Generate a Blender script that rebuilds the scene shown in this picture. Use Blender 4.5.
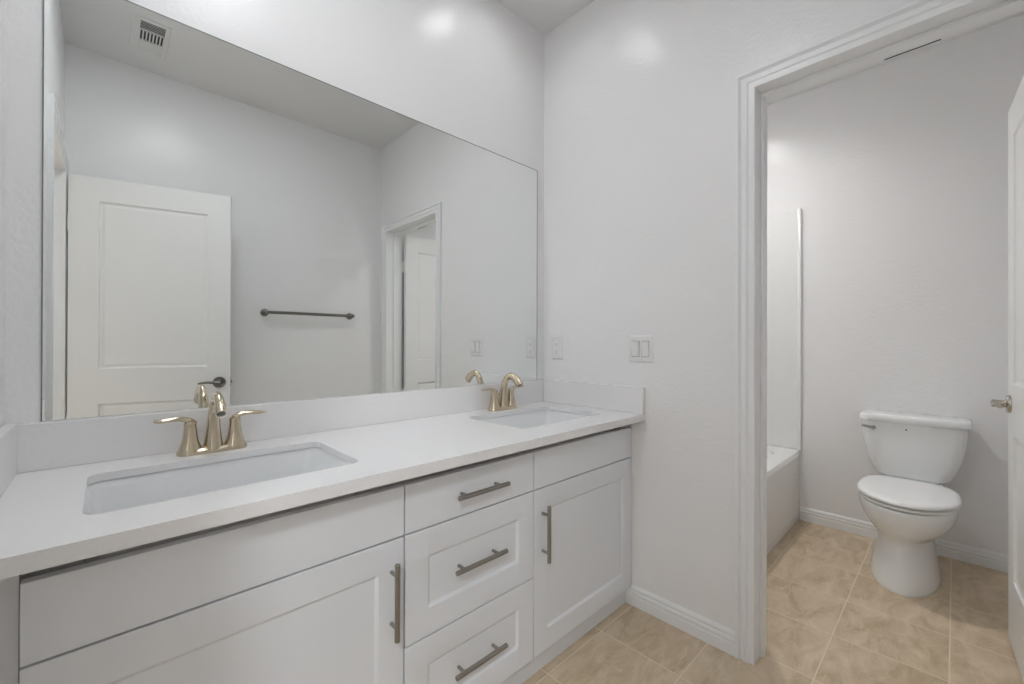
import bpy, bmesh, math, random
from mathutils import Vector, Matrix
random.seed(4)
for o in list(bpy.data.objects): bpy.data.objects.remove(o)
SC = bpy.context.scene
COL = SC.collection
PI = math.pi

# ------------------------------------------------------------------ camera
YAW, PITCH, ROLL, FPX = 0.8073, 0.0025, 0.0025, 424.32
fw = Vector((math.cos(YAW)*math.cos(PITCH), math.sin(YAW)*math.cos(PITCH), math.sin(PITCH)))
rt0 = Vector((math.sin(YAW), -math.cos(YAW), 0)); up0 = rt0.cross(fw)
rt = rt0*math.cos(ROLL) + up0*math.sin(ROLL); up = -rt0*math.sin(ROLL) + up0*math.cos(ROLL)
cd = bpy.data.cameras.new('camera'); cam = bpy.data.objects.new('camera', cd); COL.objects.link(cam)
cd.sensor_width = 36; cd.lens = FPX/1024*36; cd.clip_start = .02
m = Matrix.Identity(4)
for i in range(3):
    m[i][0] = rt[i]; m[i][1] = up[i]; m[i][2] = -fw[i]
m[0][3], m[1][3], m[2][3] = -1.6558, -1.491, 1.1292
cam.matrix_world = m
SC.camera = cam

# ------------------------------------------------------------------ world, exposure, light strengths
w = bpy.data.worlds.new('world'); SC.world = w; w.use_nodes = True
w.node_tree.nodes['Background'].inputs[0].default_value = (.9, .95, 1, 1)
w.node_tree.nodes['Background'].inputs[1].default_value = .3
VS = SC.view_settings
VS.view_transform = 'Standard'; VS.look = 'None'; VS.gamma = 1; VS.use_curve_mapping = False
VS.exposure = 2.07
CAN_POWER = 5.3        # emission strength of the two cans over the vanity
TUB_POWER = 84.0        # of the can over the tub
HALL_FILL_POWER = 26.0       # of the added fill lamp in the adjoining room
ROOM_FILL_POWER = 5.5        # of the added fill lamp on the bathroom ceiling
cy = SC.cycles
cy.max_bounces = 14; cy.diffuse_bounces = 9; cy.glossy_bounces = 6
cy.use_denoising = True
cy.sample_clamp_indirect = 6.0
cy.caustics_reflective = True; cy.blur_glossy = 0.3

# ------------------------------------------------------------------ key sizes (metres)
L, W, H = 1.8214, 1.8353, 2.7421
X2 = 1.5798                     # far wall of the toilet room
WT = .125                       # wall thickness at the doorways
ZC, TC, DC = .83, .0285, .5820  # countertop top, thickness, depth
ZS = .9405; ST = .0204           # backsplash top, thickness
DF, DB = .5195, .4975           # door face, cabinet face
YT, ZT = .7992, .4467           # tub apron face, rim

# ------------------------------------------------------------------ materials
def mat(name, color, rough=.5, metal=0.0, spec=.5, bump=None, emit=None, coat=0.0):
    mt = bpy.data.materials.new(name); mt.use_nodes = True
    nt = mt.node_tree; b = nt.nodes['Principled BSDF']
    b.inputs['Base Color'].default_value = (*color, 1)
    b.inputs['Roughness'].default_value = rough
    b.inputs['Metallic'].default_value = metal
    b.inputs['Specular IOR Level'].default_value = spec
    b.inputs['Coat Weight'].default_value = coat
    if emit:
        b.inputs['Emission Color'].default_value = (*emit[0], 1)
        b.inputs['Emission Strength'].default_value = emit[1]
    if bump:
        sc, st, dist = bump
        tc = nt.nodes.new('ShaderNodeTexCoord'); no = nt.nodes.new('ShaderNodeTexNoise')
        no.inputs['Scale'].default_value = sc; no.inputs['Detail'].default_value = 2.0
        bp = nt.nodes.new('ShaderNodeBump'); bp.inputs['Strength'].default_value = st
        bp.inputs['Distance'].default_value = dist
        nt.links.new(tc.outputs['Object'], no.inputs['Vector'])
        nt.links.new(no.outputs['Fac'], bp.inputs['Height'])
        nt.links.new(bp.outputs['Normal'], b.inputs['Normal'])
    return mt

M = {}
M['wall'] = mat('wall_paint', (.84, .838, .845), .25, spec=.32, bump=(75, .6, .0017))
M['ceiling'] = mat('ceiling_paint', (.77, .77, .775), .7, spec=.3, bump=(90, .3, .001))
M['trim'] = mat('trim_paint', (.835, .842, .85), .28, spec=.5)
M['door'] = mat('door_paint', (.82, .82, .815), .3, spec=.5)
M['cabinet'] = mat('cabinet_thermofoil', (.775, .797, .835), .33, spec=.45)
M['cabinet_frame'] = mat('cabinet_frame', (.73, .745, .77), .4, spec=.4)
M['porcelain'] = mat('porcelain', (.86, .872, .88), .07, spec=.55, coat=.3)
M['sink'] = mat('sink_porcelain', (.83, .84, .845), .09, spec=.5)
M['seat'] = mat('seat_plastic', (.88, .885, .885), .18, spec=.5)
M['acrylic'] = mat('tub_acrylic', (.83, .832, .83), .13, spec=.5)
M['plastic'] = mat('white_plastic', (.80, .80, .79), .3)
M['plate'] = mat('plate_plastic', (.80, .80, .80), .25)
M['dark'] = mat('gap_shade', (.015, .015, .015), .7)
M['black'] = mat('black_slot', (.02, .02, .02), .5)
M['chrome'] = mat('chrome', (.5, .5, .5), .12, 1.0)
M['nickel'] = mat('brushed_nickel', (.60, .52, .395), .17, 1.0)
M['pull'] = mat('satin_pull', (.34, .325, .295), .34, 1.0)
M['pewter'] = mat('satin_pewter', (.22, .21, .195), .3, 1.0)
M['mirror_edge'] = mat('mirror_edge', (.20, .22, .21), .3)
M['satin'] = mat('satin_nickel', (.50, .47, .41), .22, 1.0)
M['vent'] = mat('vent_paint', (.74, .74, .735), .45)
M['logo_grey'] = mat('logo_dot_grey', (.10, .10, .10), .6)  # plain grey of the small dot on the toilet tank
M['can_lens'] = mat('can_lens', (.9, .9, .9), .4, emit=((.97, .985, 1), CAN_POWER))
M['tub_lens'] = mat('tub_lens', (.9, .9, .9), .4, emit=((1, .985, .96), TUB_POWER))
M['room_fill_lens'] = mat('room_fill_lens', (.9, .9, .9), .4, emit=((.94, .975, 1), ROOM_FILL_POWER))
M['hall_fill_lens'] = mat('hall_fill_lens', (.9, .9, .9), .4, emit=((.93, .97, 1), HALL_FILL_POWER))

mt = bpy.data.materials.new('mirror_glass'); mt.use_nodes = True
nt = mt.node_tree; nt.nodes.remove(nt.nodes['Principled BSDF'])
g = nt.nodes.new('ShaderNodeBsdfGlossy'); g.inputs['Roughness'].default_value = 0.0
g.inputs['Color'].default_value = (.905, .925, .915, 1)
nt.links.new(g.outputs[0], nt.nodes['Material Output'].inputs[0]); M['mirror'] = mt

def quartz():
    mt = mat('white_quartz', (.82, .815, .82), .22, spec=.5); nt = mt.node_tree
    b = nt.nodes['Principled BSDF']; tc = nt.nodes.new('ShaderNodeTexCoord')
    n = nt.nodes.new('ShaderNodeTexNoise'); n.inputs['Scale'].default_value = 260; n.inputs['Detail'].default_value = 3
    r = nt.nodes.new('ShaderNodeValToRGB')
    r.color_ramp.elements[0].position = .3; r.color_ramp.elements[0].color = (.80, .792, .796, 1)
    r.color_ramp.elements[1].position = .46; r.color_ramp.elements[1].color = (.83, .823, .828, 1)
    nt.links.new(tc.outputs['Object'], n.inputs['Vector']); nt.links.new(n.outputs['Fac'], r.inputs[0])
    nt.links.new(r.outputs[0], b.inputs['Base Color'])
    return mt
M['quartz'] = quartz()

def tile():
    mt = mat('travertine_tile', (.5, .4, .28), .34, spec=.45); nt = mt.node_tree; N = nt.nodes; K = nt.links
    b = N['Principled BSDF']; tc = N.new('ShaderNodeTexCoord')
    mp = N.new('ShaderNodeMapping'); mp.inputs['Location'].default_value = (.246+.3155*20, .530+.3155*20, 0)
    K.new(tc.outputs['Object'], mp.inputs['Vector'])
    br = N.new('ShaderNodeTexBrick'); br.offset = 0; br.squash = 1
    br.inputs['Scale'].default_value = 1; br.inputs['Brick Width'].default_value = .3155
    br.inputs['Row Height'].default_value = .3155; br.inputs['Mortar Size'].default_value = .0022
    br.inputs['Mortar Smooth'].default_value = .15; br.inputs['Bias'].default_value = 0
    br.inputs['Color1'].default_value = (0, 0, 0, 1); br.inputs['Color2'].default_value = (1, 1, 1, 1)
    br.inputs['Mortar'].default_value = (.5, .5, .5, 1)
    K.new(mp.outputs[0], br.inputs['Vector'])
    # clouded stone pattern, streaks running along x
    mp2 = N.new('ShaderNodeMapping'); mp2.inputs['Scale'].default_value = (3.2, 7.5, 1)
    mp2.inputs['Rotation'].default_value = (0, 0, .35)
    K.new(tc.outputs['Object'], mp2.inputs['Vector'])
    n1 = N.new('ShaderNodeTexNoise'); n1.inputs['Scale'].default_value = 1.6; n1.inputs['Detail'].default_value = 5
    n1.inputs['Distortion'].default_value = 1.3
    # every tile gets its own cut of the pattern
    ad = N.new('ShaderNodeVectorMath'); ad.operation = 'MULTIPLY_ADD'
    ad.inputs[1].default_value = (7, 5, 3)
    K.new(br.outputs['Color'], ad.inputs[0]); K.new(mp2.outputs[0], ad.inputs[2])
    K.new(ad.outputs[0], n1.inputs['Vector'])
    r = N.new('ShaderNodeValToRGB'); e = r.color_ramp.elements
    e[0].position = .30; e[0].color = (.47, .362, .232, 1)
    e[1].position = .72; e[1].color = (.69, .57, .425, 1)
    e2 = e.new(.5); e2.color = (.59, .47, .33, 1)
    K.new(n1.outputs['Fac'], r.inputs[0])
    # thin pale veins
    n2 = N.new('ShaderNodeTexNoise'); n2.inputs['Scale'].default_value = 1.1; n2.inputs['Detail'].default_value = 3
    n2.inputs['Distortion'].default_value = 2.2
    K.new(ad.outputs[0], n2.inputs['Vector'])
    s = N.new('ShaderNodeMath'); s.operation = 'SUBTRACT'; s.inputs[1].default_value = .5
    a = N.new('ShaderNodeMath'); a.operation = 'ABSOLUTE'
    l = N.new('ShaderNodeMapRange'); l.inputs['From Min'].default_value = .004; l.inputs['From Max'].default_value = .014
    l.inputs['To Min'].default_value = .35; l.inputs['To Max'].default_value = 0
    K.new(n2.outputs['Fac'], s.inputs[0]); K.new(s.outputs[0], a.inputs[0]); K.new(a.outputs[0], l.inputs[0])
    mx = N.new('ShaderNodeMixRGB'); mx.inputs[2].default_value = (.75, .64, .50, 1)
    K.new(l.outputs[0], mx.inputs[0]); K.new(r.outputs[0], mx.inputs[1])
    gm = N.new('ShaderNodeMixRGB'); gm.inputs[2].default_value = (.76, .64, .48, 1)
    K.new(br.outputs['Fac'], gm.inputs[0]); K.new(mx.outputs[0], gm.inputs[1])
    K.new(gm.outputs[0], b.inputs['Base Color'])
    bp = N.new('ShaderNodeBump'); bp.invert = True; bp.inputs['Strength'].default_value = .5; bp.inputs['Distance'].default_value = .0015
    K.new(br.outputs['Fac'], bp.inputs['Height']); K.new(bp.outputs[0], b.inputs['Normal'])
    return mt
M['tile'] = tile()

# ------------------------------------------------------------------ mesh helpers
def box(bm, x0, x1, y0, y1, z0, z1):
    x0, x1 = sorted((x0, x1)); y0, y1 = sorted((y0, y1)); z0, z1 = sorted((z0, z1))
    v = [bm.verts.new(p) for p in ((x0,y0,z0),(x1,y0,z0),(x1,y1,z0),(x0,y1,z0),(x0,y0,z1),(x1,y0,z1),(x1,y1,z1),(x0,y1,z1))]
    for f in ((0,3,2,1),(4,5,6,7),(0,1,5,4),(1,2,6,5),(2,3,7,6),(3,0,4,7)):
        bm.faces.new([v[i] for i in f])
def loft(bm, rings, cap0=True, cap1=True, close=False, smooth=True):
    vs = [[bm.verts.new(p) for p in r] for r in rings]
    n = len(vs[0]); k = len(vs)
    for i in range(k if close else k-1):
        a, b = vs[i], vs[(i+1) % k]
        for j in range(n):
            f = bm.faces.new((a[j], a[(j+1) % n], b[(j+1) % n], b[j])); f.smooth = smooth
    if not close:
        if cap0: bm.faces.new(vs[0][::-1])
        if cap1: bm.faces.new(vs[-1])
    return vs
def cyl(bm, p0, p1, r0, r1=None, n=24, smooth=True):
    r1 = r0 if r1 is None else r1
    p0 = Vector(p0); p1 = Vector(p1); d = (p1-p0).normalized()
    a = d.orthogonal().normalized(); b = d.cross(a)
    ring = lambda c, r: [c + a*math.cos(2*PI*i/n)*r + b*math.sin(2*PI*i/n)*r for i in range(n)]
    loft(bm, [ring(p0, r0), ring(p1, r1)], smooth=smooth)
def lathe(bm, c, axis, prof, n=32, cap0=True, cap1=True):
    """prof: (radius, distance along axis)"""
    c = Vector(c); d = Vector(axis).normalized(); a = d.orthogonal().normalized(); b = d.cross(a)
    loft(bm, [[c + d*t + a*math.cos(2*PI*i/n)*r + b*math.sin(2*PI*i/n)*r for i in range(n)] for r, t in prof], cap0, cap1)
def rrect(x0, x1, y0, y1, z, r, n=8):
    """rounded rectangle ring, counter-clockwise seen from above"""
    r = min(r, abs(x1-x0)/2-1e-4, abs(y1-y0)/2-1e-4); out = []
    for cx, cyy, a0 in ((x1-r, y1-r, 0), (x0+r, y1-r, PI/2), (x0+r, y0+r, PI), (x1-r, y0+r, 1.5*PI)):
        for i in range(n+1):
            a = a0 + PI/2*i/n; out.append(Vector((cx+r*math.cos(a), cyy+r*math.sin(a), z)))
    return out
def plate_with_hole(bm, outer, holes, z0, z1):
    """flat slab with holes, by curve fill; outer and holes are lists of (x, y)"""
    cu = bpy.data.curves.new('t', 'CURVE'); cu.dimensions = '2D'; cu.fill_mode = 'BOTH'
    for loop in [outer]+holes:
        s = cu.splines.new('POLY'); s.points.add(len(loop)-1); s.use_cyclic_u = True
        for p, q in zip(s.points, loop): p.co = (q[0], q[1], 0, 1)
    cu.extrude = (z1-z0)/2
    o = bpy.data.objects.new('t', cu); COL.objects.link(o)
    dg = bpy.context.evaluated_depsgraph_get(); me = bpy.data.meshes.new_from_object(o.evaluated_get(dg))
    me.transform(Matrix.Translation((0, 0, (z0+z1)/2))); bm.from_mesh(me)
    bpy.data.objects.remove(o); bpy.data.meshes.remove(me); bpy.data.curves.remove(cu)
def sweep(bm, path, secs, upv=(0, 1, 0), n=20, power=2.0):
    """loft ellipses / superellipses along a path; secs = (half width across, half thickness)"""
    P = [Vector(p) for p in path]; rings = []
    for i, p in enumerate(P):
        t = (P[min(i+1, len(P)-1)]-P[max(i-1, 0)]).normalized()
        side = t.cross(Vector(upv)).normalized(); nn = side.cross(t).normalized()
        a, b = secs[i]; ring = []
        for k in range(n):
            th = 2*PI*k/n; c, s = math.cos(th), math.sin(th)
            ring.append(p + side*a*math.copysign(abs(c)**(2/power), c) + nn*b*math.copysign(abs(s)**(2/power), s))
        rings.append(ring)
    loft(bm, rings)
def spl(pts, n=6):
    """Catmull-Rom through tuples of any length"""
    out = []; P = [pts[0]]+list(pts)+[pts[-1]]
    for i in range(1, len(P)-2):
        for k in range(n):
            t = k/n
            out.append(tuple(.5*((2*b)+(-a+c)*t+(2*a-5*b+4*c-d)*t*t+(-a+3*b-3*c+d)*t**3) for a, b, c, d in zip(P[i-1], P[i], P[i+1], P[i+2])))
    out.append(tuple(pts[-1])); return out
def panel_slab(bm, O, U, V, N, w, h, th, holes, rings, both=False):
    """slab with moulded recesses. O = lower corner of the front face, N = outward normal, back at -th"""
    O, U, V, N = map(Vector, (O, U, V, N))
    P = lambda u, v, d: O + U*u + V*v + N*d
    xs = sorted({0, w}|{a for q in holes for a in (q[0], q[1])}); ys = sorted({0, h}|{a for q in holes for a in (q[2], q[3])})
    cache = {}
    def vt(u, v, d):
        k = (round(u, 5), round(v, 5), round(d, 5))
        if k not in cache: cache[k] = bm.verts.new(P(u, v, d))
        return cache[k]
    for s, d0 in ((1, 0.0), (-1, -th)):
        use = holes if (s == 1 or both) else []
        for i in range(len(xs)-1):
            for j in range(len(ys)-1):
                cu, cv = (xs[i]+xs[i+1])/2, (ys[j]+ys[j+1])/2
                if any(q[0] < cu < q[1] and q[2] < cv < q[3] for q in use): continue
                q = [vt(xs[i], ys[j], d0), vt(xs[i+1], ys[j], d0), vt(xs[i+1], ys[j+1], d0), vt(xs[i], ys[j+1], d0)]
                bm.faces.new(q if s == 1 else q[::-1])
        for a, b, c, e in use:
            prev = [vt(a, c, d0), vt(b, c, d0), vt(b, e, d0), vt(a, e, d0)]
            for ins, dep in rings:
                dd = d0 - s*dep
                cur = [vt(a+ins, c+ins, dd), vt(b-ins, c+ins, dd), vt(b-ins, e-ins, dd), vt(a+ins, e-ins, dd)]
                for k in range(4):
                    q = [prev[k], prev[(k+1) % 4], cur[(k+1) % 4], cur[k]]
                    bm.faces.new(q if s == 1 else q[::-1])
                prev = cur
            bm.faces.new(prev if s == 1 else prev[::-1])
    for i in range(len(xs)-1):
        for v in (0, h):
            q = [vt(xs[i], v, 0), vt(xs[i+1], v, 0), vt(xs[i+1], v, -th), vt(xs[i], v, -th)]
            bm.faces.new(q[::-1] if v == 0 else q)
    for j in range(len(ys)-1):
        for u in (0, w):
            q = [vt(u, ys[j], 0), vt(u, ys[j+1], 0), vt(u, ys[j+1], -th), vt(u, ys[j], -th)]
            bm.faces.new(q if u == 0 else q[::-1])

def obj(name, bm, material, parent=None, shift=None, bevel=0, seg=2, smooth=None):
    if shift is not None: bmesh.ops.translate(bm, verts=bm.verts, vec=-Vector(shift))
    bmesh.ops.recalc_face_normals(bm, faces=bm.faces)
    me = bpy.data.meshes.new(name); bm.to_mesh(me); bm.free()
    for x in (material if isinstance(material, list) else [material]): me.materials.append(x)
    o = bpy.data.objects.new(name, me); COL.objects.link(o)
    if parent: o.parent = parent
    if bevel:
        b = o.modifiers.new('bevel', 'BEVEL'); b.width = bevel; b.segments = seg; b.limit_method = 'ANGLE'
        b.angle_limit = math.radians(40); b.harden_normals = False
        for p in me.polygons: p.use_smooth = True
    if bevel or smooth:
        for p in me.polygons: p.use_smooth = True
        md = me
        me.set_sharp_from_angle(angle=math.radians(smooth or 50))
    return o
def tag(o, label, cat, group=None):
    o['label'] = label; o['category'] = cat
    if group: o['group'] = group
    return o
def struct(o): o['kind'] = 'structure'; return o
def thing(name, label, cat, loc=(0, 0, 0), rz=0, group=None):
    o = bpy.data.objects.new(name, None); COL.objects.link(o); o.empty_display_size = .05
    o.location = loc; o.rotation_euler = (0, 0, rz); return tag(o, label, cat, group)
def new(): return bmesh.new()
def copy_thing(root, loc, rz=None, label=None):
    r = root.copy(); COL.objects.link(r); r.location = loc
    if rz is not None: r.rotation_euler = (0, 0, rz)
    if label: r['label'] = label
    for ch in list(root.children):
        c = ch.copy(); COL.objects.link(c); c.parent = r
        for gch in list(ch.children):
            d = gch.copy(); COL.objects.link(d); d.parent = c
    return r

# ================================================================== the setting
HX = -4.0                                             # the adjoining room reaches this far left
XE = X2+.1; YS = -W-.1; HY0, HY1 = -3.1, .6
bm = new(); box(bm, -L-WT/2, XE, YS, .12, -.08, 0); box(bm, HX-.1, -L-WT/2, HY0-.1, HY1+.1, -.08, 0)
struct(obj('floor', bm, M['tile']))
CANS = [(-.440, -.312), (-1.440, -.312), (.85, -.47)]; CR = .072
bm = new()
plate_with_hole(bm, [(-L-WT/2, YS), (XE, YS), (XE, .12), (-L-WT/2, .12)],
                [[(x+CR*math.cos(2*PI*k/32), y+CR*math.sin(2*PI*k/32)) for k in range(32)] for x, y in CANS], H, H+.08)
box(bm, HX-.1, -L-WT/2, HY0-.1, HY1+.1, H, H+.08)
struct(obj('ceiling', bm, M['ceiling']))
bm = new(); box(bm, -L, XE, 0, .12, 0, H); struct(obj('wall_north', bm, M['wall']))
bm = new(); box(bm, -L, XE, -W, YS, 0, H); struct(obj('wall_south', bm, M['wall']))
bm = new(); box(bm, X2, XE, -W, 0, 0, H); struct(obj('wall_far_east', bm, M['wall']))
# right wall with the doorway to the toilet room
OY0, OY1, OZ = -1.003, -1.718, 2.032                  # clear opening
bm = new()
box(bm, 0, WT, 0, OY0+.016, 0, H); box(bm, 0, WT, OY1-.016, -W, 0, H); box(bm, 0, WT, OY0+.016, OY1-.016, OZ+.016, H)
struct(obj('wall_east', bm, M['wall']))
# left wall with the entry doorway
EY0, EY1 = -.99, -1.757
bm = new()
box(bm, -L-WT, -L, .12, EY0+.016, 0, H); box(bm, -L-WT, -L, EY1-.016, YS, 0, H); box(bm, -L-WT, -L, EY0+.016, EY1-.016, OZ+.016, H)
struct(obj('wall_west', bm, M['wall']))
# adjoining room seen only as light through the entry
bm = new()
box(bm, HX-.1, HX, HY0-.1, HY1+.1, 0, H); box(bm, HX, -L-WT, HY0-.1, HY0, 0, H); box(bm, HX, -L-WT, HY1, HY1+.1, 0, H)
box(bm, -L-WT, -L, .12, HY1+.1, 0, H); box(bm, -L-WT, -L, YS, HY0-.1, 0, H)
struct(obj('wall_hall', bm, M['wall']))

# door jambs with stop strips
def jamb(name, xa, xb, y0, y1, stop0):
    bm = new(); t = .016
    box(bm, xa, xb, y0, y0+t, 0, OZ+t); box(bm, xa, xb, y1-t, y1, 0, OZ+t); box(bm, xa, xb, y1, y0, OZ, OZ+t)
    s0, s1 = stop0, stop0+.034; q = .011
    box(bm, s0, s1, y0-q, y0, 0, OZ); box(bm, s0, s1, y1, y1+q, 0, OZ); box(bm, s0, s1, y1+q, y0-q, OZ-q, OZ)
    return struct(obj(name, bm, M['trim'], bevel=.0015))
jamb('trim_1', 0, WT, OY0, OY1, .052)
jamb('trim_2', -L-WT, -L, EY0, EY1, -L-.086)
# door casings: a moulded profile mitred round the opening
CPROF = [(0, 0), (0, .0165), (.004, .018), (.008, .0175), (.016, .0085), (.021, .0085), (.023, .0135), (.029, .0155), (.036, .0145),
         (.040, .0100), (.055, .0085), (.0575, .0105), (.060, .0095), (.060, 0)]   # (distance in from the outer edge, thickness)
def casing(name, x, sgn, y0, y1, rv=.0):
    bm = new(); w0 = .060
    yo0, yo1, zo = y0+w0+rv, y1-w0-rv, OZ+w0+rv
    rings = []
    for (yy, zz, sy, sz) in ((yo0, 0, -1, 0), (yo0, zo, -1, -1), (yo1, zo, 1, -1), (yo1, 0, 1, 0)):
        rings.append([Vector((x+sgn*t, yy+sy*d, zz+sz*d)) for d, t in CPROF])
    loft(bm, rings, smooth=False)
    return struct(obj(name, bm, M['trim'], smooth=30))
casing('trim_3', 0, -1, OY0, OY1)
casing('trim_4', WT, 1, OY0, OY1)
casing('trim_5', -L, 1, EY0, EY1)
casing('trim_6', -L-WT, -1, EY0, EY1)
# baseboards
BPROF = [(0, .0146), (.040, .0146), (.043, .0122), (.047, .0122), (.051, .0142), (.059, .0132), (.062, .0072), (.068, .0072), (.071, .0110), (.078, .0090), (.084, .003), (.084, 0), (0, 0)]
def baseboard(name, a, b, n):
    a = Vector((*a, 0)); b = Vector((*b, 0)); n = Vector((*n, 0)); bm = new()
    loft(bm, [[c + n*t + Vector((0, 0, z)) for z, t in BPROF] for c in (a, b)], smooth=False)
    return struct(obj(name, bm, M['trim'], smooth=30))
baseboard('baseboard_east', (0, -DB-.001), (0, OY0+.061), (-1, 0))
baseboard('baseboard_south', (-L+.02, -W), (-.0185, -W), (0, 1))
baseboard('baseboard_far_east', (X2, -YT-.002), (X2, -W), (-1, 0))
baseboard('baseboard_far_south', (WT+.02, -W), (X2-.015, -W), (0, 1))
baseboard('baseboard_inner_west', (WT, -YT-.002), (WT, OY0+.061), (1, 0))
baseboard('baseboard_west', (-L, -DC-.002), (-L, EY0+.061), (1, 0))

# ================================================================== interior doors
def make_door(name, loc, rz, w, lever_dir_u, hinges, hz, metal):
    """local: hinge edge at u=0, visible face y=0, slab towards -y"""
    root = bpy.data.objects.new(name, None); COL.objects.link(root); root.location = loc; root.rotation_euler = (0, 0, rz); struct(root)
    h = 2.008; th = .035; z0 = .012
    bm = new()
    pr = [(.0025, .0065), (.010, .0095), (.024, .0065)]
    panel_slab(bm, (0, 0, z0), (1, 0, 0), (0, 0, 1), (0, 1, 0), w, h, th,
               [(w-.598, w-.114, .985-z0, 1.893-z0), (w-.598, w-.114, .262-z0, .792-z0)], pr, both=True)
    obj('door_panel', bm, M['door'], root, bevel=.0012, smooth=12)
    for s, y0 in ((1, 0), (-1, -th)):
        u = w-.055; bm = new()
        lathe(bm, (u, y0, hz), (0, s, 0), [(.033, 0), (.033, .006), (.030, .0105), (.016, .012), (.0135, .016), (.0125, .030), (.0140, .036), (.0140, .046), (.010, .049)])
        pts = spl([(u+.008, y0+s*.040, hz), (u-.02, y0+s*.041, hz+.001), (u-.06, y0+s*.039, hz+.003), (u-.100, y0+s*.037, hz-.003)], 5)
        rr = spl([(.0115, .010), (.0110, .0085), (.0100, .007), (.008, .0055)], 5)
        sweep(bm, pts, rr, (0, 0, 1), 16)
        obj('door_handle', bm, metal, root, smooth=40)
    bm = new(); box(bm, w-.001, w+.0015, -th+.006, -.006, hz-.028, hz+.028); box(bm, w, w+.009, -th+.012, -.012, hz-.007, hz+.007)
    obj('latch', bm, metal, root, bevel=.001)
    for zz in hinges:
        bm = new(); box(bm, -.004, -.0005, -.033, -.003, zz-.045, zz+.045); cyl(bm, (-.0065, -.040, zz-.045), (-.0065, -.040, zz+.045), .0062, n=14)
        obj('hinge', bm, M['plastic'], root, smooth=40)
    return root
d1 = make_door('door_1', (-1.8025, -1.758, 0), math.radians(14.6), .7195, -1, (1.765, .705, .2), .889, M['pewter'])
d2 = make_door('door_2', (.140, -1.666, 0), math.radians(2.8), .708, -1, (1.765, .705, .2), .905, M['satin'])

# ================================================================== vanity cabinet
G1, G2, G3 = -.6230, -1.1032, -1.7500
XR = -.0015; H0, H1, H2, H3 = .7666, .6369, .3477, .0739; g = .002
van = thing('vanity_cabinet', 'long white shaker vanity cabinet under the quartz countertop, bar pulls on its doors and drawers', 'cabinet', (-.91, -.3, 0))
S = (-.91, -.3, 0)
bm = new(); zt = ZC-TC-.001
box(bm, -L+.001, XR-.001, -DB, -DB+.019, 0, H3+.004)              # base rail down to the floor
box(bm, -L+.001, G3-.0005, -DB, -DB+.019, H3+.004, zt)             # filler at the left wall
for a, b in ((-L+.001, -L+.017), (XR-.017, XR-.001)): box(bm, a, b, -DB+.0195, -.004, 0, zt)
for x in (G1, G2): box(bm, x-.008, x+.008, -DB+.012, -.006, .105, zt-.2)
box(bm, -L+.017, XR-.017, -DB+.0195, -.004, .09, .105); box(bm, -L+.017, XR-.017, -.010, -.004, .105, zt-.1)
box(bm, -L+.017, XR-.017, -DB+.06, -DB+.076, .62, zt)              # stretcher well behind the fronts
obj('body', bm, M['cabinet_frame'], van, S, bevel=.0008)
def front(name, x0, x1, z0, z1, shaker=True):
    bm = new(); x0 += g; x1 -= g; z0 += g; z1 -= g
    fwid = .068
    holes = [(fwid, x1-x0-fwid, fwid+.004, z1-z0-fwid-.004)] if shaker else []
    panel_slab(bm, (x0, -DF, z0), (1, 0, 0), (0, 0, 1), (0, -1, 0), x1-x0, z1-z0, .0195, holes, [(.0025, .0020), (.0085, .0062)])
    return obj(name, bm, M['cabinet'], van, S, bevel=.0014, smooth=15)
def pull(parent, x, z, vert=False, label=None):
    bm = new(); hl = .0945; cc = .064; y = -DF-.031
    ax = Vector((0, 0, 1)) if vert else Vector((1, 0, 0)); c = Vector((x, y, z)); r = .0068
    lathe(bm, c-ax*hl, ax, [(r-.0012, 0), (r, .0012), (r, 2*hl-.0012), (r-.0012, 2*hl)], 20)
    for s in (-1, 1):
        p = c+ax*cc*s; cyl(bm, p, (p.x, -DF+.0005, p.z), .0046, n=16)
    return obj('handle', bm, M['pull'], parent, S, smooth=40)
front('false_front', G3, G2, H1, H0, False)
front('false_front', G1, XR, H1, H0, False)
dl = front('door', G3, G2, H3, H1); dr = front('door', G1, XR, H3, H1)
w1 = front('drawer', G2, G1, H1, H0, False); w2 = front('drawer', G2, G1, H2, H1); w3 = front('drawer', G2, G1, H3, H2)
pull(dl, -1.140, .494, True); pull(dr, -.5805, .4875, True)
pull(w1, -.860, .7015); pull(w2, -.868, .499); pull(w3, -.868, .213)

# ================================================================== countertop, splashes
TS = .017
SINKS = [(-1.684, -1.190, -.462, -.145), (-.608, -.127, -.455, -.135)]
ct = thing('countertop', 'white quartz countertop with two sink cut-outs and low splashes, on the vanity cabinet', 'countertop', (-.91, -.3, ZC-TC))
S2 = (-.91, -.3, ZC-TC)
bm = new()
hol = [[(v.x, v.y) for v in rrect(a, b, c, d, 0, .028, 8)] for a, b, c, d in SINKS]
plate_with_hole(bm, [(-L+.001, -DC), (-.001, -DC), (-.001, -.001), (-L+.001, -.001)], hol, ZC-TS, ZC)
box(bm, -L+.001, -.001, -DC, -DC+.03, ZC-TC, ZC-TS)
obj('slab', bm, M['quartz'], ct, S2, smooth=40)
e = .0008
bm = new(); box(bm, -L+.001, -.001, -ST, -.001, ZC+e/4, ZS); obj('backsplash', bm, M['quartz'], ct, S2, bevel=.0015)
for a, b in ((-ST-.001, -.001), (-L+.001, -L+.001+ST)):
    bm = new(); box(bm, a, b, -DC+.001, -ST-.0004, ZC+e/4, ZS+.003); obj('side_splash', bm, M['quartz'], ct, S2, bevel=.0015)
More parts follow.
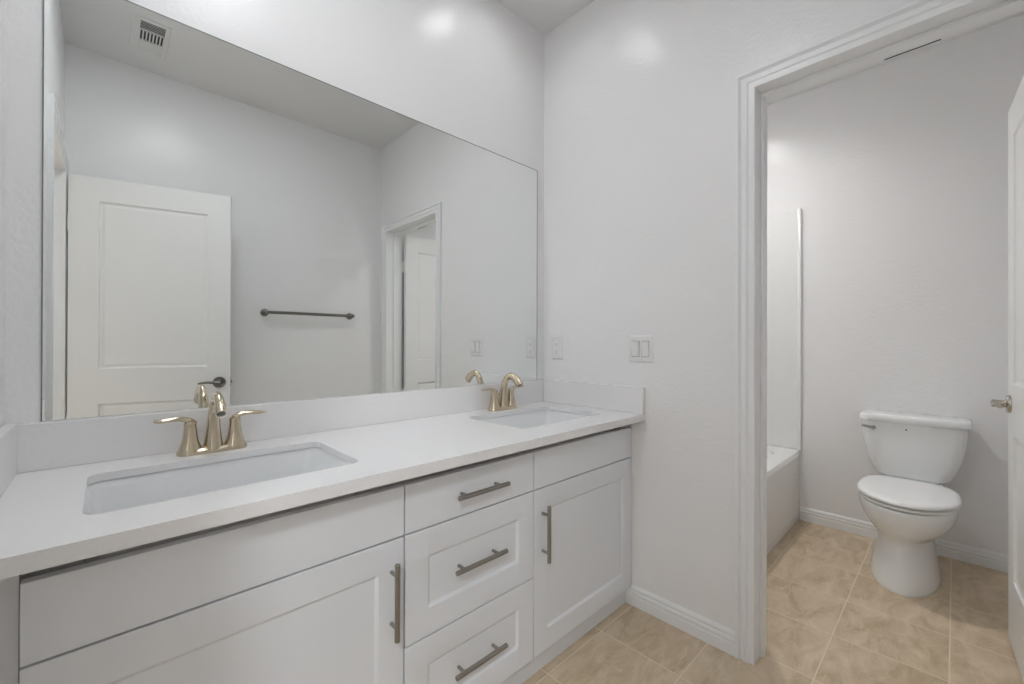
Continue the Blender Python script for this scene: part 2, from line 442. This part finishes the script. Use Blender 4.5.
# undermount basins
def sink(i, label):
    a, b, c, d = SINKS[i]; zt = ZC-TS
    root = thing('sink', label, 'sink', ((a+b)/2, (c+d)/2, zt-.14), group='undermount vanity sinks'); sh = tuple(root.location)
    bm = new(); rings = []
    for ins, z, r in ((-.022, zt-.001, .045), (-.006, zt-.001, .034), (-.003, zt-.005, .034), (.001, zt-.02, .034), (.006, zt-.07, .036), (.012, zt-.105, .042),
                      (.024, zt-.126, .05), (.045, zt-.134, .05), (.09, zt-.137, .05)):
        rings.append(rrect(a+ins, b-ins, c+ins, d-ins, z, r, 8))
    cx, cy_ = (a+b)/2, (c+d)/2+.01; n = len(rings[0])
    last = rings[-1]
    rings.append([Vector((cx+.025*math.cos(t), cy_+.025*math.sin(t), zt-.142)) for t in
                  [math.atan2(v.y-cy_, v.x-cx) for v in last]])
    loft(bm, rings, False, True)
    o = obj('basin', bm, M['sink'], root, sh, smooth=60)
    s = o.modifiers.new('thick', 'SOLIDIFY'); s.thickness = .007; s.offset = -1
    bm = new(); lathe(bm, (cx, cy_, zt-.1415), (0, 0, 1), [(.023, 0), (.023, .002), (.019, .0035), (.012, .0025), (.011, .006), (.004, .007)])
    obj('drain', bm, M['nickel'], root, sh, smooth=40)
sink(0, 'rectangular white undermount sink at the left end of the countertop')
sink(1, 'rectangular white undermount sink beside the wall with the light switch')

# ================================================================== faucets
fau = thing('faucet', 'nickel two-lever arched faucet behind the left sink', 'faucet', (-1.441, -.076, ZC), group='brushed nickel sink faucets')
bm = new(); rings = []
for (hx, hy, z) in ((.0800, .0270, 0), (.0800, .0270, .005), (.0785, .0255, .009), (.070, .021, .014), (.066, .018, .0155)):
    rings.append(rrect(-hx, hx, -hy, hy, z, hy*.9, 8))
loft(bm, rings)
obj('base_plate', bm, M['nickel'], fau, smooth=50)
for s in (-1, 1):
    bm = new()      # bell-shaped handle body
    prof = spl([(.0265, .008), (.0235, .020), (.0185, .036), (.0155, .055), (.0138, .070), (.0135, .078)], 4)
    rings = []
    for r, z in prof:
        ring = []
        for k in range(28):
            t = 2*PI*k/28; c, q = math.cos(t), math.sin(t); p = 2/2.6
            ring.append(Vector((s*.0508+r*math.copysign(abs(c)**p, c), r*math.copysign(abs(q)**p, q), z)))
        rings.append(ring)
    loft(bm, rings); obj('handle_body', bm, M['nickel'], fau, smooth=50)
    bm = new()      # lever sweeping outwards
    x = s*.0508
    pts = spl([(x-s*.004, .001, .080), (x+s*.002, .0, .089), (x+s*.018, -.001, .0955), (x+s*.040, -.003, .0965), (x+s*.062, -.005, .0955), (x+s*.076, -.006, .0965)], 5)
    rr = spl([(.0135, .0125), (.0125, .0085), (.0100, .0068), (.0105, .0060), (.0100, .0056), (.0060, .0035)], 5)
    sweep(bm, pts, rr, (0, 0, 1), 18)
    lathe(bm, (x, 0, .076), (0, 0, 1), [(.0138, 0), (.0143, .004), (.0130, .010), (.008, .0145)], 24)
    obj('lever', bm, M['nickel'], fau, smooth=60)
bm = new()
pts = spl([(0, 0, .010), (0, -.002, .040), (0, -.005, .075), (0, -.010, .108), (0, -.023, .136), (0, -.046, .153), (0, -.074, .148), (0, -.096, .132), (0, -.110, .115)], 5)
rr = spl([(.0270, .0235), (.0210, .0190), (.0170, .0155), (.0150, .0130), (.0140, .0105), (.0145, .0095), (.0160, .0105), (.0180, .0125), (.0185, .0130)], 5)
sweep(bm, pts, rr, (1, 0, 0), 26, 2.5)
obj('spout', bm, M['nickel'], fau, smooth=60)
# width and thickness are swapped by the frame: keep section wider across x
bm = new(); lathe(bm, (0, -.1085, .1165), (0, -.62, -.78), [(.0095, 0), (.0095, .004), (.008, .0045)], 20)
obj('aerator', bm, M['pewter'], fau, smooth=40)
bm = new(); cyl(bm, (0, .023, .012), (0, .023, .062), .0024, n=12); lathe(bm, (0, .023, .060), (0, 0, 1), [(.0025, 0), (.0052, .003), (.0058, .008), (.004, .012)], 16)
obj('lift_rod', bm, M['nickel'], fau, smooth=40)
copy_thing(fau, (-.359, -.076, ZC), label='nickel two-lever arched faucet behind the right sink, nearest the outlet')

# ================================================================== mirror
mx0, mx1, mz0, mz1 = -1.7635, -.0550, .9415, 2.0150
mir = thing('wall_mirror', 'large frameless mirror on the wall above the backsplash', 'mirror', ((mx0+mx1)/2, -.004, mz0))
bm = new(); box(bm, mx0, mx1, -.0003, -.0028, mz0, mz1)
sm = (mir.location.x, mir.location.y, mir.location.z)
o = obj('glass', bm, [M['mirror_edge'], M['mirror']], mir, sm)
for p in o.data.polygons:
    if p.normal.y < -.9: p.material_index = 1

e = .0026
for q in ((mx0, mx1, mz1, mz1+e), (mx1, mx1+e, mz0, mz1+e), (mx0-e, mx0, mz0, mz1+e)):
    bm = new(); box(bm, q[0], q[1], -.0003, -.0036, q[2], q[3]); obj('edge_channel', bm, M['mirror_edge'], mir, sm)
# ================================================================== wall plates
def plate_base(bm, y0, y1, z0, z1):
    rings = []
    for ins, t in ((0, .0005), (0, .003), (.003, .0055), (.006, .006)):
        rings.append([Vector((-t, v.x, v.y)) for v in rrect(y0+ins, y1-ins, z0+ins, z1-ins, 0, .004, 4)])
    loft(bm, rings)
sw = thing('light_switch', 'white double rocker light switch on the wall beside the countertop', 'switch', (0, -.5605, 1.105)); s_ = (0, -.5605, 1.105)
bm = new(); plate_base(bm, -.617, -.504, 1.049, 1.163)
obj('switch_plate', bm, M['plate'], sw, s_, smooth=40)
for yc in (-.5835, -.5375):
    bm = new()
    box(bm, -.0058, -.0064, yc-.0180, yc+.0180, 1.0715, 1.1400); obj('surround_gap', bm, M['mirror_edge'], sw, s_)
    bm = new()
    v = [bm.verts.new(q) for q in ((-.006, yc-.0162, 1.0735), (-.006, yc+.0162, 1.0735), (-.0075, yc+.0162, 1.0735), (-.0075, yc-.0162, 1.0735),
                                   (-.006, yc-.0162, 1.138), (-.006, yc+.0162, 1.138), (-.0112, yc+.0162, 1.138), (-.0112, yc-.0162, 1.138))]
    for f in ((0,1,2,3),(7,6,5,4),(0,4,5,1),(1,5,6,2),(2,6,7,3),(3,7,4,0)): bm.faces.new([v[i] for i in f])
    obj('rocker', bm, M['plastic'], sw, s_, bevel=.0008)
ol = thing('wall_outlet', 'white duplex outlet in the corner between mirror and light switch', 'outlet', (0, -.0945, 1.107)); s_ = (0, -.0945, 1.107)
bm = new(); plate_base(bm, -.131, -.058, 1.049, 1.165); obj('outlet_plate', bm, M['plate'], ol, s_, smooth=40)
bm = new(); box(bm, -.0055, -.0082, -.1115, -.0775, 1.0735, 1.1405); obj('outlet_face', bm, M['plastic'], ol, s_, bevel=.001)
for zc in (1.089, 1.125):
    bm = new()
    for yy, hh in ((-.088, .0040), (-.101, .0032)): box(bm, -.0080, -.0085, yy-.0010, yy+.0010, zc-hh, zc+hh)
    box(bm, -.0080, -.0085, -.0970, -.0920, zc-.0105, zc-.0070)
    obj('socket', bm, M['black'], ol, s_)

# ================================================================== towel bar (on the back wall, seen in the mirror)
tb = thing('towel_bar', 'dark nickel towel bar on the back wall, seen in the mirror', 'towel bar', (-.558, -W, 1.337)); s_ = (-.558, -W, 1.337)
for x in (-.860, -.264):
    bm = new(); lathe(bm, (x, -W+.0005, 1.337), (0, 1, 0), [(.026, 0), (.026, .005), (.022, .010), (.012, .014), (.0095, .022), (.0095, .048), (.0135, .052), (.015, .060), (.0135, .070), (.008, .074)])
    obj('post', bm, M['pewter'], tb, s_, smooth=40)
bm = new(); cyl(bm, (-.857, -W+.061, 1.337), (-.265, -W+.061, 1.337), .0108, n=20)
obj('bar', bm, M['pewter'], tb, s_, smooth=40)

# ================================================================== ceiling vent (seen in the mirror)
cv = thing('ceiling_vent', 'small white ceiling vent with dark slots, seen in the mirror', 'vent', (-1.493, -1.445, H)); s_ = (-1.493, -1.445, H)
bm = new(); vx0, vx1, vy0, vy1 = -1.567, -1.417, -1.298, -1.618
box(bm, vx0, -1.535, vy1, vy0, H-.007, H-.0004); box(bm, -1.438, vx1, vy1, vy0, H-.007, H-.0004)
box(bm, -1.535, -1.438, -1.322, vy0, H-.007, H-.0004); box(bm, -1.535, -1.438, vy1, -1.585, H-.007, H-.0004)
obj('vent_frame', bm, M['vent'], cv, s_, bevel=.002)
bm = new(); box(bm, -1.535, -1.438, -1.585, -1.322, H-.0012, H-.0004); obj('vent_throat', bm, M['black'], cv, s_)
for a, b in ((-1.400, -1.408), (-1.500, -1.508)):
    bm = new(); box(bm, -1.535, -1.438, a, b, H-.007, H-.0012); obj('divider', bm, M['vent'], cv, s_)
for k in range(8):
    x = -1.535+.097*k/7; bm = new(); box(bm, x-.0028, x+.0028, -1.408, -1.500, H-.007, H-.0014); obj('slat', bm, M['vent'], cv, s_)
for k in range(5):      # first bank stands half open
    y = -1.331-.0145*k; bm = new(); box(bm, -1.535, -1.438, y-.002, y-.0035, H-.0060, H-.0030); obj('slat', bm, M['vent'], cv, s_)
for k in range(5):      # last bank leans towards it and closes
    y = -1.512-.0145*k; bm = new(); yb = y-.0145
    v = [bm.verts.new(q) for q in ((-1.535, y, H-.0016), (-1.438, y, H-.0016), (-1.438, yb, H-.0070), (-1.535, yb, H-.0070))]
    v2 = [bm.verts.new((q.co.x, q.co.y, q.co.z+.0008)) for q in v]
    bm.faces.new(v[::-1]); bm.faces.new(v2)
    for i in range(4): bm.faces.new((v[i], v[(i+1) % 4], v2[(i+1) % 4], v2[i]))
    obj('slat', bm, M['vent'], cv, s_)

# ================================================================== lamps
def can(name, x, y, lens, label, r=.062):
    t = thing(name, label, 'ceiling light', (x, y, H)); s_ = (x, y, H)
    bm = new(); lathe(bm, (x, y, H-.0004), (0, 0, -1), [(r+.028, 0), (r+.028, .003), (r+.020, .006), (r+.002, .0065), (r, .004)], 40, cap0=False, cap1=False)
    obj('trim_ring', bm, M['plastic'], t, s_, smooth=40)
    bm = new(); lathe(bm, (x, y, H-.0005), (0, 0, -1), [(r, 0), (r, .0035), (r-.004, .0042)], 40)
    obj('lens', bm, lens, t, s_, smooth=40)
def recessed(x, y, lens, label):
    t = thing('recessed_light', label, 'ceiling light', (x, y, H)); s_ = (x, y, H); r = CR
    bm = new(); lathe(bm, (x, y, H-.0004), (0, 0, -1), [(r-.003, -.002), (r-.003, .004), (r+.002, .0062), (r+.020, .006), (r+.026, .003), (r+.026, 0)], 40, cap0=False, cap1=False)
    obj('trim_ring', bm, M['plastic'], t, s_, smooth=40)
    bm = new(); lathe(bm, (x, y, H), (0, 0, 1), [(r-.0015, -.001), (r-.0015, .046), (.004, .046)], 40, cap0=False, cap1=False)
    obj('housing', bm, M['plastic'], t, s_, smooth=40)
    bm = new(); lathe(bm, (x, y, H+.044), (0, 0, -1), [(r-.006, 0), (r-.006, .005), (r-.012, .008)], 40)
    obj('lens', bm, lens, t, s_, smooth=40)
recessed(-.440, -.312, M['can_lens'], 'round recessed ceiling light above the right sink')
recessed(-1.440, -.312, M['can_lens'], 'round recessed ceiling light above the left sink')
recessed(.85, -.47, M['tub_lens'], 'round recessed ceiling light above the bathtub')
can('fill_light', -2.9, -2.4, M['hall_fill_lens'], 'large round fill light added on the adjoining room ceiling', .20)  # unseen lamp, added to light the cabinet fronts through the entry
can('fill_light', -1.33, -.78, M['room_fill_lens'], 'round fill light added over the middle of the bathroom floor', .17)  # unseen lamp, added to even out the light in the bathroom
bm = new(); box(bm, WT+.0002, WT+.0022, -1.335, -1.462, OZ-.0022, OZ+.0005); struct(obj('head_gap_shade', bm, M['dark']))   # solid dark strip painted as the shade of a gap under the head jamb
# ================================================================== bathtub and surround
TX0, TX1 = WT+.001, X2-.001; TY0, TY1 = -YT, -.001
tub = thing('bathtub', 'white built-in bathtub with a plain apron, left of the toilet', 'bathtub', ((TX0+TX1)/2, -.4, 0)); s_ = tuple(tub.location)
bm = new()
plate_with_hole(bm, [(v.x, v.y) for v in rrect(TX0, TX1, TY0, TY1, 0, .004, 2)],
                [[(v.x, v.y) for v in rrect(TX0+.12, TX1-.10, TY0+.085, TY1-.075, 0, .17, 10)]], ZT-.03, ZT)
obj('rim', bm, M['acrylic'], tub, s_, bevel=.006, seg=3)
bm = new(); rings = []
for ins, z, r in ((0, ZT-.012, .17), (.012, ZT-.05, .16), (.035, ZT-.16, .15), (.06, ZT-.28, .14), (.10, ZT-.335, .12), (.16, ZT-.345, .10)):
    rings.append(rrect(TX0+.12+ins*1.4, TX1-.10-ins, TY0+.085+ins*.8, TY1-.075-ins*.8, z, r, 10))
loft(bm, rings, False, True)
o = obj('basin', bm, M['acrylic'], tub, s_, smooth=60)
q = o.modifiers.new('thick', 'SOLIDIFY'); q.thickness = .005; q.offset = -1
bm = new(); panel_slab(bm, (TX0, TY0+.001, 0), (1, 0, 0), (0, 0, 1), (0, -1, 0), TX1-TX0, ZT-.031, .03, [(.06, TX1-TX0-.06, .05, ZT-.09)], [(.01, .002), (.02, .003)])
obj('apron', bm, M['acrylic'], tub, s_, bevel=.004, smooth=12)
sr = thing('tub_surround', 'glossy white shower surround panels standing on the bathtub rim', 'shower surround', ((TX0+TX1)/2, -.4, ZT)); s_ = tuple(sr.location)
ZW = 1.995
bm = new()
def wall_panel(bm, x0, x1, y0, y1): box(bm, x0, x1, y0, y1, ZT+.001, ZW)
wall_panel(bm, TX1-.014, TX1, TY0+.004, TY1); obj('end_panel', bm, M['acrylic'], sr, s_, bevel=.004, seg=3)
bm = new(); wall_panel(bm, TX0, TX0+.014, TY0+.004, TY1); obj('end_panel', bm, M['acrylic'], sr, s_, bevel=.004, seg=3)
bm = new(); wall_panel(bm, TX0+.0145, TX1-.0145, TY1-.014, TY1); obj('back_panel', bm, M['acrylic'], sr, s_, bevel=.004, seg=3)
for x0, x1 in ((TX1-.020, TX1), (TX0, TX0+.020)):      # raised front bead of each end panel
    bm = new()
    loft(bm, [[Vector((v.x, v.y, z)) for v in rrect(x0+i, x1-i if x1 < 1 else x1, TY0-.009+i, TY0+.011-i, 0, .008, 6)] for z, i in ((ZT+.001, 0), (ZW, 0), (ZW+.005, .004))])
    obj('edge_bead', bm, M['acrylic'], sr, s_, smooth=50)

# ================================================================== toilet
TYC = -1.330
to = thing('toilet', 'white two-piece toilet with closed lid against the far wall', 'toilet', (1.25, TYC, 0)); s_ = (1.25, TYC, 0)
def egg(xf, xb, hw, z, n=48, yc=TYC, sq=2.0, wx=.42):
    """egg outline: rounded front at xf, wider towards the back at xb"""
    xm = xf+(xb-xf)*(1-wx); out = []
    for k in range(n):
        t = 2*PI*k/n; c, s = math.cos(t), math.sin(t)
        rx = (xb-xm) if c > 0 else (xm-xf)
        p = 2/sq if c > 0 else 1.0
        out.append(Vector((xm+rx*math.copysign(abs(c)**p, c), yc+hw*math.copysign(abs(s)**(p if c > 0 else 1), s), z)))
    return out
# bowl and pedestal in one body
rows = spl([  # z, front, back, half width, squareness at back
    (0.000, .925, 1.430, .128, 3.2), (.012, .923, 1.430, .130, 3.2), (.045, .930, 1.425, .126, 3.2), (.12, .948, 1.415, .115, 3.0), (.18, .958, 1.41, .109, 2.8),
    (.222, .955, 1.41, .110, 2.6), (.245, .935, 1.405, .128, 2.5), (.275, .902, 1.40, .150, 2.5), (.315, .872, 1.39, .168, 2.4), (.350, .858, 1.38, .177, 2.3), (.380, .853, 1.375, .180, 2.2), (.392, .856, 1.375, .178, 2.2)], 4)
bm = new(); loft(bm, [egg(r[1], r[2], r[3]-.001, r[0], sq=r[4], yc=TYC+.003+.011*max(0, min(1, (.28-r[0])/.06))) for r in rows])
obj('bowl', bm, M['porcelain'], to, s_, smooth=60)
bm = new()      # deck behind the bowl that carries the tank
loft(bm, [rrect(1.27, 1.555, TYC-hw, TYC+hw, z, .035, 8) for z, hw in ((.22, .085), (.30, .100), (.37, .118), (.405, .122), (.412, .118))])
obj('tank_deck', bm, M['porcelain'], to, s_, smooth=60)
def lidring(z, ins): return egg(.850+ins, 1.335-ins, .181-ins, z, 64, sq=3.2, wx=.50)
bm = new(); loft(bm, [lidring(.3975, .014), lidring(.400, .005), lidring(.408, .003), lidring(.4105, .012)]); obj('seat', bm, M['seat'], to, s_, smooth=60)
bm = new(); loft(bm, [lidring(.4165, .016), lidring(.4180, .004), lidring(.421, 0), lidring(.429, .001), lidring(.434, .006), lidring(.437, .02), lidring(.4385, .06)])
obj('lid', bm, M['seat'], to, s_, smooth=60)
for s in (-1, 1):
    bm = new(); loft(bm, [rrect(1.318, 1.352, TYC+s*.075-.018, TYC+s*.075+.018, z, .008, 4) for z in (.402, .424, .428)]); obj('lid_hinge', bm, M['seat'], to, s_, smooth=40)
bm = new(); rings = []
for z, hw, xf in spl([(.412, .128, 1.425), (.43, .147, 1.410), (.475, .168, 1.396), (.53, .184, 1.386), (.60, .197, 1.378), (.66, .203, 1.374), (.712, .205, 1.372)], 4):
    ring = []
    for v in rrect(xf, 1.556, TYC-hw, TYC+hw, z, .045, 8):
        b = 0.016*(1-((v.y-TYC)/hw)**2) if v.x < 1.45 else 0     # bowed front
        ring.append(Vector((v.x-b, v.y, v.z)))
    rings.append(ring)
loft(bm, rings); obj('tank', bm, M['porcelain'], to, s_, smooth=60)
bm = new(); rings = []
for z, i in ((.7125, .004), (.716, 0), (.738, 0), (.746, .004), (.7505, .012), (.752, .03)):
    ring = []
    for v in rrect(1.358+i, 1.568-i, TYC-.220+i, TYC+.212-i, z, .045, 8):
        b = 0.016*(1-((v.y-TYC)/.216)**2) if v.x < 1.45 else 0
        ring.append(Vector((v.x-b, v.y, v.z)))
    rings.append(ring)
loft(bm, rings); obj('tank_lid', bm, M['porcelain'], to, s_, smooth=50)
bm = new()
lathe(bm, (1.372, TYC+.148, .675), (-1, 0, 0), [(.011, 0), (.011, .010), (.008, .014)], 20)
sweep(bm, spl([(1.358, TYC+.143, .674), (1.350, TYC+.163, .678), (1.345, TYC+.180, .683), (1.343, TYC+.196, .686)], 4), spl([(.0080, .0055), (.0085, .005), (.0075, .0045), (.0060, .004)], 4), (1, 0, 0), 14)
obj('flush_lever', bm, M['chrome'], to, s_, smooth=50)
bm = new(); lathe(bm, (1.362, TYC+.016, .681), (-1, 0, 0), [(.004, 0), (.004, .0025), (.003, .003)], 16); obj('logo_dot', bm, M['logo_grey'], to, s_)  # small round logo on the tank front
